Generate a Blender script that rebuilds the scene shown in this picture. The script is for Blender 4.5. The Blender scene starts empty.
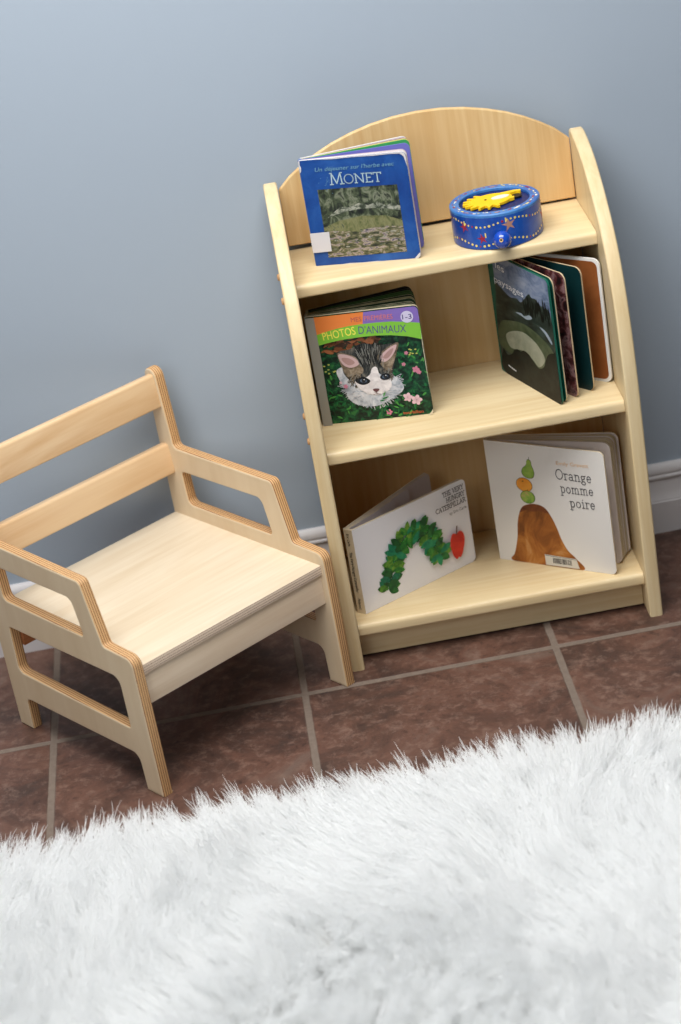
import bpy, bmesh, math, random
import numpy as np
from mathutils import Matrix, Vector
random.seed(7)
sc = bpy.context.scene
COL = sc.collection
R = math.radians

# ------------------------------------------------------------------ materials
def srgb(r, g, b):
    f = lambda v: (v/255/12.92) if v/255 <= .04045 else ((v/255+.055)/1.055)**2.4
    return (f(r), f(g), f(b), 1)

def mat(name, col, rough=.5, spec=.3, coat=0.0):
    m = bpy.data.materials.new(name); m.use_nodes = True
    b = m.node_tree.nodes['Principled BSDF']
    b.inputs['Base Color'].default_value = col
    b.inputs['Roughness'].default_value = rough
    b.inputs['Specular IOR Level'].default_value = spec
    b.inputs['Coat Weight'].default_value = coat
    return m

class NT:
    def __init__(s, m):
        s.t = m.node_tree; s.n = s.t.nodes; s.l = s.t.links; s.b = s.n['Principled BSDF']
    def new(s, typ, **kw):
        n = s.n.new(typ)
        for k, v in kw.items(): setattr(n, k, v)
        return n
    def put(s, sock, v):
        if isinstance(v, bpy.types.NodeSocket): s.l.new(v, sock)
        else: sock.default_value = v
    def math(s, op, a, b=0.0, c=0.0):
        n = s.new('ShaderNodeMath', operation=op)
        s.put(n.inputs[0], a); s.put(n.inputs[1], b); s.put(n.inputs[2], c)
        return n.outputs[0]
    def obj(s): return s.new('ShaderNodeTexCoord').outputs['Object']
    def mapping(s, vec, scale, loc=(0, 0, 0)):
        n = s.new('ShaderNodeMapping'); s.l.new(vec, n.inputs[0])
        n.inputs['Scale'].default_value = scale; n.inputs['Location'].default_value = loc
        return n.outputs[0]
    def noise(s, vec, scale, detail=4, rough=.55, dist=0.0):
        n = s.new('ShaderNodeTexNoise'); s.l.new(vec, n.inputs['Vector'])
        n.inputs['Scale'].default_value = scale; n.inputs['Detail'].default_value = detail
        n.inputs['Roughness'].default_value = rough; n.inputs['Distortion'].default_value = dist
        return n.outputs['Fac']
    def ramp(s, fac, stops, interp='LINEAR'):
        n = s.new('ShaderNodeValToRGB'); s.l.new(fac, n.inputs[0]); cr = n.color_ramp; cr.interpolation = interp
        while len(cr.elements) < len(stops): cr.elements.new(.5)
        for e, (p, c) in zip(cr.elements, stops): e.position = p; e.color = c
        return n.outputs[0]
    def mix(s, fac, a, b, typ='MIX'):
        n = s.new('ShaderNodeMix', data_type='RGBA', blend_type=typ)
        s.put(n.inputs[0], fac); s.put(n.inputs[6], a); s.put(n.inputs[7], b)
        return n.outputs[2]
    def bump(s, h, strength, dist=.001):
        n = s.new('ShaderNodeBump'); n.inputs['Strength'].default_value = strength
        n.inputs['Distance'].default_value = dist; s.l.new(h, n.inputs['Height'])
        s.l.new(n.outputs[0], s.b.inputs['Normal'])

def wood(name, light, dark, grain='X', rough=.42, strips=0.0, figure=.35, coat=.1):
    """pale close-grained wood, grain along one object axis, optional glued-up staves"""
    m = mat(name, light, rough, .35, coat); t = NT(m); o = t.obj()
    sc_ = {'X': (1.2, 22, 22), 'Y': (22, 1.2, 22), 'Z': (22, 7, 1.0)}[grain]
    g1 = t.noise(t.mapping(o, sc_), 5, 5, .6, .4)
    sc2 = {'X': (1.0, 5, 5), 'Y': (5, 1.0, 5), 'Z': (5, 5, 1.0)}[grain]
    g2 = t.noise(t.mapping(o, sc2, (3.1, 1.7, .4)), 2.4, 3, .5, 1.4)
    f = t.math('ADD', t.math('MULTIPLY', g1, 1-figure), t.math('MULTIPLY', g2, figure))
    c = t.ramp(f, [(.34, dark), (.62, light)])
    if strips:
        sep = t.new('ShaderNodeSeparateXYZ'); t.l.new(o, sep.inputs[0])
        ax = {'X': 2, 'Y': 2, 'Z': 0}[grain]; al = {'X': 0, 'Y': 1, 'Z': 2}[grain]
        k = t.math('FLOOR', t.math('DIVIDE', t.math('ADD', sep.outputs[ax], 5.013), strips))
        k2 = t.math('FLOOR', t.math('DIVIDE', t.math('ADD', sep.outputs[al], t.math('MULTIPLY', k, .37)), .36))
        cmb = t.new('ShaderNodeCombineXYZ'); t.l.new(k, cmb.inputs[0]); t.l.new(k2, cmb.inputs[1])
        wn = t.new('ShaderNodeTexWhiteNoise'); t.l.new(cmb.outputs[0], wn.inputs['Vector'])
        c = t.mix(t.math('MULTIPLY', wn.outputs['Value'], .42), c, dark)
    t.l.new(c, t.b.inputs['Base Color'])
    t.bump(g1, .06, .0006)
    return m

def ply_edge(name, axis, pitch, light, dark, lw=.15):
    """end grain of plywood: thin dark glue lines between veneers"""
    m = mat(name, light, .5, .3); t = NT(m); o = t.obj()
    sep = t.new('ShaderNodeSeparateXYZ'); t.l.new(o, sep.inputs[0])
    x = t.math('DIVIDE', t.math('ADD', sep.outputs[axis], .0003), pitch)
    f = t.math('FRACT', x)
    alt = t.math('FRACT', t.math('MULTIPLY', t.math('FLOOR', x), .5))
    line = t.math('LESS_THAN', t.math('ABSOLUTE', t.math('SUBTRACT', f, .5)), lw)
    nz = t.noise(t.mapping(o, (60, 60, 60)), 4, 3)
    base = t.mix(t.math('MULTIPLY', alt, .7), light, tuple(.86*v for v in light[:3])+(1,))
    base = t.mix(t.math('MULTIPLY', nz, .25), base, dark)
    t.l.new(t.mix(line, base, dark), t.b.inputs['Base Color'])
    return m

def mottled(name, stops, scale, rough=.35, stretch=(1, 1, 1), detail=5, dist=.6, spec=.3, coat=0.0):
    m = mat(name, stops[0][1], rough, spec, coat); t = NT(m); o = t.obj()
    f = t.noise(t.mapping(o, stretch), scale, detail, .65, dist)
    t.l.new(t.ramp(f, stops), t.b.inputs['Base Color'])
    return m

# ------------------------------------------------------------------ mesh helpers
def link(o, parent=None):
    COL.objects.link(o)
    if parent is not None: o.parent = parent
    return o

def tag(o, label=None, cat=None, group=None, kind=None):
    if label: o['label'] = label
    if cat: o['category'] = cat
    if group: o['group'] = group
    if kind: o['kind'] = kind
    return o

def empty(name, loc, rz=0.0):
    o = bpy.data.objects.new(name, None); o.location = loc; o.rotation_euler = (0, 0, rz)
    o.empty_display_size = .05
    return link(o)

class MB:
    """collects polygons with material slots"""
    def __init__(s): s.v = []; s.f = []; s.m = []
    def face(s, pts, mi=0):
        i = len(s.v); s.v += [tuple(p) for p in pts]; s.f.append(tuple(range(i, i+len(pts)))); s.m.append(mi)
    def add(s, me, fn=None, mi=None, mfn=None):
        i = len(s.v)
        for v in me.vertices: s.v.append(tuple(fn(v.co)) if fn else tuple(v.co))
        for p in me.polygons:
            s.f.append(tuple(i+k for k in p.vertices)); s.m.append(mi if mi is not None else (mfn(p) if mfn else p.material_index))
    def prism(s, pts, fn, z0, z1, mi=0, mside=None, mback=None):
        """pts 2-D outline (ccw), fn(u,v,d) -> xyz, extruded d=z0..z1"""
        n = len(pts); i = len(s.v)
        s.v += [tuple(fn(u, v, z0)) for u, v in pts] + [tuple(fn(u, v, z1)) for u, v in pts]
        s.f.append(tuple(range(i, i+n))); s.m.append(mi)
        s.f.append(tuple(range(i+2*n-1, i+n-1, -1))); s.m.append(mi if mback is None else mback)
        for k in range(n):
            a, b = i+k, i+(k+1) % n
            s.f.append((b, a, a+n, b+n)); s.m.append(mi if mside is None else mside)
    def build(s, name, mats, parent=None, smooth=None, bevel=0.0, seg=2, recalc=True):
        me = bpy.data.meshes.new(name); me.from_pydata(s.v, [], s.f)
        for m in mats: me.materials.append(m)
        me.polygons.foreach_set('material_index', s.m)
        if recalc:
            bm = bmesh.new(); bm.from_mesh(me); bmesh.ops.recalc_face_normals(bm, faces=bm.faces); bm.to_mesh(me); bm.free()
        o = bpy.data.objects.new(name, me); link(o, parent)
        if smooth is not None:
            me.polygons.foreach_set('use_smooth', [True]*len(me.polygons)); me.set_sharp_from_angle(angle=R(smooth))
        if bevel:
            bv = o.modifiers.new('bevel', 'BEVEL'); bv.width = bevel; bv.segments = seg; bv.limit_method = 'ANGLE'; bv.angle_limit = R(35)
        me.update()
        return o

def roundpoly(pts, n=6):
    """pts: (x,y,r) corners -> outline with filleted corners"""
    out = []; N = len(pts)
    for i in range(N):
        p = Vector(pts[i][:2]); r = pts[i][2] if len(pts[i]) > 2 else 0
        if r <= 0: out.append(tuple(p)); continue
        a = (Vector(pts[i-1][:2])-p); b = (Vector(pts[(i+1) % N][:2])-p)
        la, lb = a.length, b.length; a.normalize(); b.normalize()
        ang = a.angle(b); d = min(r/math.tan(ang/2), la*.49, lb*.49); r = d*math.tan(ang/2)
        ctr = p+(a+b).normalized()*(r/math.sin(ang/2))
        s0 = p+a*d-ctr; s1 = p+b*d-ctr
        a0 = math.atan2(s0.y, s0.x); a1 = math.atan2(s1.y, s1.x)
        da = (a1-a0+math.pi) % (2*math.pi)-math.pi
        for k in range(n+1):
            t = a0+da*k/n; out.append((ctr.x+r*math.cos(t), ctr.y+r*math.sin(t)))
    return out

def slab(loops, thick, bev, res=3):
    """flat plate from outline + holes, with rolled edges; returns mesh in its own XY plane, z centred"""
    cu = bpy.data.curves.new('tmp', 'CURVE'); cu.dimensions = '2D'; cu.fill_mode = 'BOTH'
    cu.extrude = thick/2-bev; cu.bevel_depth = bev; cu.bevel_resolution = res; cu.offset = -bev
    for lp in loops:
        sp = cu.splines.new('POLY'); sp.points.add(len(lp)-1); sp.use_cyclic_u = True
        for q, (x, y) in zip(sp.points, lp): q.co = (x, y, 0, 1)
    ob = bpy.data.objects.new('tmp', cu); COL.objects.link(ob)
    me = bpy.data.meshes.new_from_object(ob.evaluated_get(bpy.context.evaluated_depsgraph_get()))
    bpy.data.objects.remove(ob); bpy.data.curves.remove(cu)
    return me

def text_mesh(body, bold=0.0):
    cu = bpy.data.curves.new('tmp', 'FONT'); cu.body = body; cu.resolution_u = 3; cu.fill_mode = 'FRONT'; cu.offset = bold
    ob = bpy.data.objects.new('tmp', cu); COL.objects.link(ob)
    me = bpy.data.meshes.new_from_object(ob.evaluated_get(bpy.context.evaluated_depsgraph_get()))
    bpy.data.objects.remove(ob); bpy.data.curves.remove(cu)
    return me

def box(mb, x0, x1, y0, y1, z0, z1, mi=0, fn=None):
    fn = fn or (lambda x, y, z: (x, y, z))
    mb.prism([(x0, z0), (x1, z0), (x1, z1), (x0, z1)], lambda u, v, d: fn(u, d, v), y0, y1, mi)

# ------------------------------------------------------------------ colours and shared materials
MAPLE_L, MAPLE_D = srgb(224, 204, 163), srgb(211, 185, 139)
M = {}
M['shelf_x'] = wood('maple_boards', MAPLE_L, MAPLE_D, 'X', .45, .0)
M['shelf_z'] = wood('maple_upright', MAPLE_L, MAPLE_D, 'Z', .45, .0)
M['back'] = wood('maple_back', srgb(223, 193, 142), srgb(205, 165, 110), 'Z', .5, .085)
M['plug'] = mat('wood_plug', srgb(198, 154, 108), .5)
M['birch'] = wood('birch_ply_face', srgb(226, 212, 188), srgb(214, 195, 166), 'X', .42, 0, .5)
M['birch_side'] = wood('birch_ply_side', srgb(221, 201, 170), srgb(210, 186, 152), 'Z', .45, 0, .5)
M['slat'] = wood('maple_slat', srgb(228, 198, 158), srgb(204, 160, 112), 'X', .28, 0, .72, .3)
M['rear'] = wood('rear_rail_wood', srgb(190, 124, 80), srgb(160, 96, 58), 'X', .45)
M['apron'] = wood('birch_apron', srgb(232, 213, 188), srgb(219, 195, 166), 'X', .45, 0, .4)
M['ply_x'] = ply_edge('ply_edge_side', 0, .0031, srgb(218, 178, 128), srgb(136, 86, 50))
M['ply_z'] = ply_edge('ply_edge_seat', 2, .0034, srgb(236, 218, 196), srgb(150, 108, 86), .085)
M['white_card'] = mat('white_card', srgb(226, 224, 220), .45)
M['cream_card'] = mat('cream_card', srgb(214, 202, 176), .55)

# ------------------------------------------------------------------ setting
XG, YG, T = -.3728, -.2706, .333
def wall_material():
    m = mat('blue_grey_paint', srgb(160, 172, 185), .62, .25); t = NT(m); o = t.obj()
    n = t.noise(o, 260, 3, .6); t.bump(n, .12, .0006)
    n2 = t.noise(o, 1.7, 2); t.l.new(t.mix(t.math('MULTIPLY', n2, .12), srgb(160, 172, 185), srgb(153, 165, 179)), t.b.inputs['Base Color'])
    return m
def floor_material():
    m = mat('slate_tile', srgb(90, 60, 50), .45, .4); t = NT(m); o = t.obj()
    sep = t.new('ShaderNodeSeparateXYZ'); t.l.new(o, sep.inputs[0])
    u = t.math('DIVIDE', t.math('SUBTRACT', sep.outputs[0], XG), T); v = t.math('DIVIDE', t.math('SUBTRACT', sep.outputs[1], YG), T)
    du = t.math('ABSOLUTE', t.math('SUBTRACT', u, t.math('ROUND', u))); dv = t.math('ABSOLUTE', t.math('SUBTRACT', v, t.math('ROUND', v)))
    wob = t.math('MULTIPLY', t.math('SUBTRACT', t.noise(o, 40, 3), .5), .0022)
    d = t.math('ADD', t.math('MULTIPLY', t.math('MINIMUM', du, dv), T), wob)
    mr = t.new('ShaderNodeMapRange', interpolation_type='SMOOTHSTEP'); t.l.new(d, mr.inputs[0])
    mr.inputs[1].default_value = .0036; mr.inputs[2].default_value = .0058
    tile = mr.outputs[0]
    cmb = t.new('ShaderNodeCombineXYZ'); t.l.new(t.math('FLOOR', u), cmb.inputs[0]); t.l.new(t.math('FLOOR', v), cmb.inputs[1])
    wn = t.new('ShaderNodeTexWhiteNoise'); t.l.new(cmb.outputs[0], wn.inputs['Vector'])
    vadd = t.new('ShaderNodeVectorMath', operation='MULTIPLY_ADD'); t.l.new(wn.outputs['Color'], vadd.inputs[0]); vadd.inputs[1].default_value = (3, 3, 3); t.l.new(o, vadd.inputs[2])
    big = t.noise(vadd.outputs[0], 9, 6, .68, .9)
    fine = t.noise(vadd.outputs[0], 60, 5, .7, .3)
    c1 = t.ramp(big, [(.28, srgb(58, 46, 41)), (.43, srgb(80, 57, 48)), (.56, srgb(101, 71, 59)), (.70, srgb(106, 86, 76))])
    c2 = t.mix(t.ramp(fine, [(.50, (0, 0, 0, 1)), (.78, (.8, .8, .8, 1))]), c1, srgb(136, 110, 97))
    c2 = t.mix(t.ramp(fine, [(.25, (.8, .8, .8, 1)), (.42, (0, 0, 0, 1))]), c2, srgb(46, 32, 29))
    g = t.mix(t.noise(o, 120, 3), srgb(130, 116, 104), srgb(106, 92, 82))
    t.l.new(t.mix(tile, g, c2), t.b.inputs['Base Color'])
    t.l.new(t.math('MULTIPLY_ADD', tile, -.35, .85), t.b.inputs['Roughness'])
    h = t.math('ADD', t.math('MULTIPLY', tile, 1.0), t.math('ADD', t.math('MULTIPLY', big, .5), t.math('MULTIPLY', fine, .22)))
    t.bump(h, .55, .0025)
    return m
b = MB(); box(b, -2.2, 2.6, 0, .1, 0, 2.6); tag(b.build('wall_back', [wall_material()]), 'blue-grey painted wall behind the bookshelf', 'wall', kind='structure')
b = MB(); box(b, -2.2, 2.6, -3.6, .1, -.1, 0); tag(b.build('floor', [floor_material()]), 'brown slate tile floor with pale grout lines', 'floor', kind='structure')
prof = [(0, 0), (.0151, 0), (.0151, .0475), (.0138, .049), (.0138, .0505), (.0118, .054), (.0098, .062), (.0086, .072), (.0083, .0795), (.0098, .0808), (.0108, .083),
        (.0104, .0855), (.0088, .0865), (.0088, .0885), (.0098, .090), (.0098, .0945), (.0082, .0985), (.0055, .1013), (0, .1022)]
b = MB(); b.prism(prof, lambda u, v, d: (d, -u, v), -2.2, 2.6)
tag(b.build('baseboard_back', [mat('white_trim_paint', srgb(208, 205, 206), .4)], smooth=25), 'white moulded baseboard along the wall', 'baseboard', kind='structure')

# ------------------------------------------------------------------ bookshelf
SX, SR = .02852, -.01114
W, TS = .41829, .0181
Z1, Z2, Z3, BT = .0615, .3120, .51484, .01723
shelf = empty('bookshelf', (SX, 0, 0), SR)
tag(shelf, 'low pale wood bookshelf with arched back standing against the wall', 'bookshelf')
YB0, YB1 = .0160, .0235
edge = [(.0365, .6100), (.060, .6050), (.082, .5985), (.102, .590), (.122, .578), (.140, .5655), (.156, .5525), (.172, .5385), (.186, .5235), (.198, .508), (.208, .4915),
        (.217, .472), (.225, .449), (.2315, .423), (.2365, .394), (.2398, .362), (.2412, .330), (.2415, .28), (.2408, .22), (.2395, .15), (.238, .07), (.2372, .0)]
side = [(YB0, 0), (YB0, .6055), (.020, .6098)] + edge
side = [(y, z) for y, z in side][::-1]
def side_panel(x0):
    me = slab([side], TS, .0028, 3)
    mb = MB(); mb.add(me, lambda c: (x0+TS/2+c.z, -c.x, c.y), 0)
    return mb.build('side_panel', [M['shelf_z']], shelf, smooth=40)
left = side_panel(0); right = side_panel(W-TS)
for y, z in [(.090, .5065), (.179, .5065), (.075, .3035), (.158, .3035)]:
    mb = MB(); n = 16; rr = .0046; rings = [(rr, .0004), (rr, -.0014), (rr*.8, -.0026), (rr*.4, -.0031)]
    for k in range(n):
        a0, a1 = 2*math.pi*k/n, 2*math.pi*(k+1)/n
        for (r0, x0), (r1, x1) in zip(rings, rings[1:]):
            mb.face([(x0, -y+r0*math.cos(a0), z+r0*math.sin(a0)), (x0, -y+r0*math.cos(a1), z+r0*math.sin(a1)), (x1, -y+r1*math.cos(a1), z+r1*math.sin(a1)), (x1, -y+r1*math.cos(a0), z+r1*math.sin(a0))])
    mb.face([(-.0031, -y+rr*.4*math.cos(2*math.pi*k/n), z+rr*.4*math.sin(2*math.pi*k/n)) for k in range(n)])
    mb.build('wood_plug', [M['plug']], left, smooth=50)
def shelf_board(ztop, depth):
    y0 = .0242 if ztop < .5 else .0170
    pr = roundpoly([(y0, ztop-BT, .001), (depth, ztop-BT, .003), (depth, ztop, .0065), (y0, ztop, .001)], 6)
    mb = MB(); mb.prism(pr, lambda u, v, d: (d, -u, v), TS+.0004, W-TS-.0004)
    return mb.build('shelf_board', [M['shelf_x']], shelf, smooth=30)
for z, d in ((Z1, .2270), (Z2, .2262), (Z3, .1575)): shelf_board(z, d)
ZA = -.0055
arc = [(.0215, .6065), (.036, .620), (.0525, .631), (.073, .6425), (.095, .6525), (.120, .661), (.148, .668), (.178, .6725), (W/2, .674)]
arc = [(x, z+ZA) for x, z in arc]
arc = arc + [(W-x, z) for x, z in arc[-2::-1]]
xl, xr = TS+.0008, W-TS-.0008
upper = [(xl, Z3+.0066), (xr, Z3+.0030), (xr, .6035+ZA)] + arc[::-1] + [(xl, .6035+ZA)]
lower = [(xl, .0460), (xr, .0460), (xr, Z3-BT+.002), (xl, Z3-BT+.002)]
for outline in (upper, lower):
    me = slab([outline], YB1-YB0, .0020, 3); mb = MB(); mb.add(me, lambda c: (c.x, -(YB0+YB1)/2-c.z, c.y), 0)
    mb.build('back_panel', [M['back']], shelf, smooth=40)
mb = MB(); box(mb, TS+.0004, W-TS-.0004, -.2035, -.1895, .0030, Z1-BT-.0002)
mb.build('kick_board', [M['shelf_x']], shelf, bevel=.001)

# ------------------------------------------------------------------ chair
PSI, SK = -.92289, -.01971
ang_m = PSI+math.pi/2+SK
chair = empty('toddler_chair', (-.23141, -.45158, 0), ang_m)
tag(chair, 'small plywood armchair with two back slats standing on the tiles beside the bookshelf', 'chair')
TH, WD = .0148, .3051
def K(w, bk, z): return (w+bk*math.sin(SK), bk*math.cos(SK), z)      # very slightly out of square, as it stands
outl = [(-.0008, 0, .0005), (.001, .1965, .013), (.0575, .1985, .005), (.0785, .2820, .009), (.2785, .2828, .007), (.2865, .3950, .013), (.3105, .3950, .014), (.3098, 0, .0015), (.2795, 0, .0015),
        (.2765, .0482, .008), (.0352, .0505, .012), (.0330, 0, .0005)]
h1 = [(.0970, .1998, .004), (.2697, .2003, .008), (.2725, .2480, .006), (.1075, .2500, .012)]
h2 = [(.0390, .0886, .003), (.2775, .0905, .009), (.2750, .1575, .004), (.0396, .1595, .012)]
def chair_side(w0):
    me = slab([roundpoly(outl, 7), roundpoly(h1, 6), roundpoly(h2, 6)], TH, .0026, 3)
    mb = MB(); mb.add(me, lambda c: K(w0+TH/2+c.z, c.x, c.y), None, lambda p: 0 if abs(p.normal.z) > .80 else 1)
    return mb.build('side_frame', [M['birch_side'], M['ply_x']], chair, smooth=40)
chair_side(0); chair_side(WD)
S0, S1 = TH, WD
def beam(name, prof, mats, edgefn=None, bev=.0012):
    mb = MB(); n = len(prof)
    mb.prism(prof, lambda u, v, d: K(d, u, v), S0, S1)
    o = mb.build(name, mats, chair, smooth=35, bevel=0)
    if edgefn:
        for p in o.data.polygons:
            if edgefn(p): p.material_index = 1
    return o
seat_z, seat_t = .1793, .0138
beam('seat', roundpoly([(.0080, seat_z-seat_t, .0008), (.3070, seat_z-seat_t, .0008), (.3070, seat_z, .0008), (.0080, seat_z, .0008)], 3), [M['birch'], M['ply_z']], lambda p: abs(p.normal.z) < .5)
beam('front_apron', roundpoly([(.0112, .1225, .0012), (.0262, .1225, .0012), (.0262, seat_z-seat_t-.0002, .0012), (.0112, seat_z-seat_t-.0002, .0012)], 3), [M['apron']])
beam('rear_apron', roundpoly([(.2720, .1240, .0012), (.2870, .1240, .0012), (.2870, seat_z-seat_t-.0002, .0012), (.2720, seat_z-seat_t-.0002, .0012)], 3), [M['rear']])
beam('back_slat', roundpoly([(.2865, .3412, .0025), (.3020, .3402, .0025), (.3045, .3862, .004), (.2905, .3882, .0045)], 4), [M['slat']])
beam('back_slat', roundpoly([(.2860, .2440, .0025), (.3020, .2430, .0025), (.3065, .2850, .004), (.2905, .2870, .0045)], 4), [M['slat']])

# ------------------------------------------------------------------ stroke lettering with serifs
def arc_(cx, cy, rx, ry, a0, a1, n=12):
    return [(cx+rx*math.cos(R(a0+(a1-a0)*k/n)), cy+ry*math.sin(R(a0+(a1-a0)*k/n))) for k in range(n+1)]
X = .62
G = {  # glyph: (advance, strokes); cap height 1, x height X
 'M': (1.10, [[(.14, 0), (.20, 1)], [(.20, 1), (.53, .06)], [(.53, .06), (.86, 1)], [(.86, 1), (.94, 0)], [(.02, 0), (.26, 0)], [(.80, 0), (1.08, 0)], [(.08, 1), (.22, 1)], [(.84, 1), (1.0, 1)]]),
 'O': (1.02, [arc_(.50, .5, .42, .5, 0, 360, 26)]),
 'N': (1.02, [[(.16, 0), (.16, 1)], [(.16, 1), (.84, 0)], [(.84, 0), (.84, 1)], [(.04, 0), (.28, 0)], [(.04, 1), (.2, 1)], [(.72, 1), (.96, 1)]]),
 'E': (.78, [[(.18, 0), (.18, 1)], [(.06, 0), (.68, 0)], [(.06, 1), (.66, 1)], [(.18, .52), (.54, .52)], [(.68, 0), (.70, .16)], [(.66, 1), (.67, .84)]]),
 'T': (.80, [[(.40, 0), (.40, 1)], [(.04, 1), (.76, 1)], [(.28, 0), (.52, 0)], [(.04, 1), (.04, .84)], [(.76, 1), (.76, .84)]]),
 'H': (1.0, [[(.18, 0), (.18, 1)], [(.80, 0), (.80, 1)], [(.18, .52), (.80, .52)], [(.05, 0), (.31, 0)], [(.67, 0), (.93, 0)], [(.05, 1), (.31, 1)], [(.67, 1), (.93, 1)]]),
 'V': (.90, [[(.12, 1), (.46, 0)], [(.46, 0), (.78, 1)], [(.0, 1), (.26, 1)], [(.66, 1), (.9, 1)]]),
 'R': (.90, [[(.18, 0), (.18, 1)], [(.06, 1), (.42, 1)]+arc_(.44, .76, .24, .24, 90, -90, 10)+[(.18, .52)], [(.42, .52), (.78, 0), (.9, 0)], [(.05, 0), (.31, 0)]]),
 'Y': (.86, [[(.10, 1), (.42, .46)], [(.42, .46), (.72, 1)], [(.42, .46), (.42, 0)], [(-.02, 1), (.22, 1)], [(.6, 1), (.84, 1)], [(.3, 0), (.54, 0)]]),
 'U': (.98, [[(.17, 1), (.17, .34)]+arc_(.48, .32, .31, .32, 180, 360, 10)+[(.79, 1)], [(.04, 1), (.3, 1)], [(.67, 1), (.91, 1)]]),
 'G': (1.0, [arc_(.50, .5, .42, .5, 45, 310, 20)+[(.80, .12), (.80, .44)], [(.62, .44), (.94, .44)], [(.80, .86), (.80, 1.0)]]),
 'C': (.92, [arc_(.50, .5, .42, .5, 48, 312, 20), [(.79, .84), (.79, 1.0)]]),
 'A': (.94, [[(.12, 0), (.46, 1)], [(.46, 1), (.80, 0)], [(.24, .36), (.68, .36)], [(.0, 0), (.24, 0)], [(.66, 0), (.92, 0)]]),
 'P': (.80, [[(.18, 0), (.18, 1)], [(.06, 1), (.42, 1)]+arc_(.42, .74, .26, .26, 90, -90, 10)+[(.18, .48)], [(.05, 0), (.31, 0)]]),
 'I': (.44, [[(.21, 0), (.21, 1)], [(.08, 0), (.34, 0)], [(.08, 1), (.34, 1)]]),
 'L': (.74, [[(.18, 0), (.18, 1)], [(.06, 0), (.66, 0)], [(.66, 0), (.68, .2)], [(.05, 1), (.31, 1)]]),
 'r': (.62, [[(.20, 0), (.20, X)], [(.20, X*.6)]+arc_(.40, X-.2, .2, .2, 160, 40, 8), [(.06, 0), (.38, 0)], [(.07, X), (.20, X)]]),
 'a': (.70, [arc_(.30, X-.17, .19, .17, 160, 0, 8)+[(.49, .06), (.56, 0), (.66, .02)], arc_(.29, .17, .21, .17, 0, 360, 14)]),
 'n': (.82, [[(.20, 0), (.20, X)], [(.20, X*.55)]+arc_(.41, X-.21, .21, .21, 170, 0, 10)+[(.62, 0)], [(.06, 0), (.34, 0)], [(.5, 0), (.76, 0)], [(.07, X), (.20, X)]]),
 'g': (.70, [arc_(.30, X-.19, .20, .19, 0, 360, 16), [(.46, X-.05), (.64, X+.02)], [(.20, X-.36), (.16, .12), (.26, .06), (.44, .04)]+arc_(.32, -.13, .25, .15, 60, -240, 16)]),
 'e': (.70, [[(.10, X*.52), (.56, X*.52)]+arc_(.33, X/2, .23, X/2, 0, 320, 20)]),
 'p': (.78, [[(.20, -.32), (.20, X)], arc_(.40, X/2, .23, X/2, 165, -165, 18), [(.06, -.32), (.36, -.32)], [(.07, X), (.20, X)]]),
 'o': (.72, [arc_(.34, X/2, .25, X/2, 0, 360, 20)]),
 'm': (1.14, [[(.18, 0), (.18, X)], [(.18, X*.55)]+arc_(.36, X-.18, .18, .18, 170, 0, 9)+[(.54, 0)], [(.54, X*.55)]+arc_(.73, X-.18, .18, .18, 170, 0, 9)+[(.91, 0)], [(.06, 0), (.30, 0)], [(.44, 0), (.65, 0)], [(.81, 0), (1.04, 0)], [(.06, X), (.18, X)]]),
 'i': (.44, [[(.22, 0), (.22, X)], [(.07, 0), (.37, 0)], [(.09, X), (.22, X)], [(.20, .84), (.25, .90)]]),
 ' ': (.45, []),
}
def stroke_text(s, wt):
    """returns quads in text units and total width"""
    q = []; x = 0
    for ch in s:
        adv, st = G[ch]
        for pl in st:
            for (ax, ay), (bx, by) in zip(pl, pl[1:]):
                dx, dy = bx-ax, by-ay; L = math.hypot(dx, dy)
                if L < 1e-6: continue
                dx /= L; dy /= L; e = wt*.35; nx, ny = -dy*wt/2, dx*wt/2
                q.append([(x+ax-dx*e+nx, ay-dy*e+ny), (x+ax-dx*e-nx, ay-dy*e-ny), (x+bx+dx*e-nx, by+dy*e-ny), (x+bx+dx*e+nx, by+dy*e+ny)])
        x += adv
    return q, x

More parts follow.
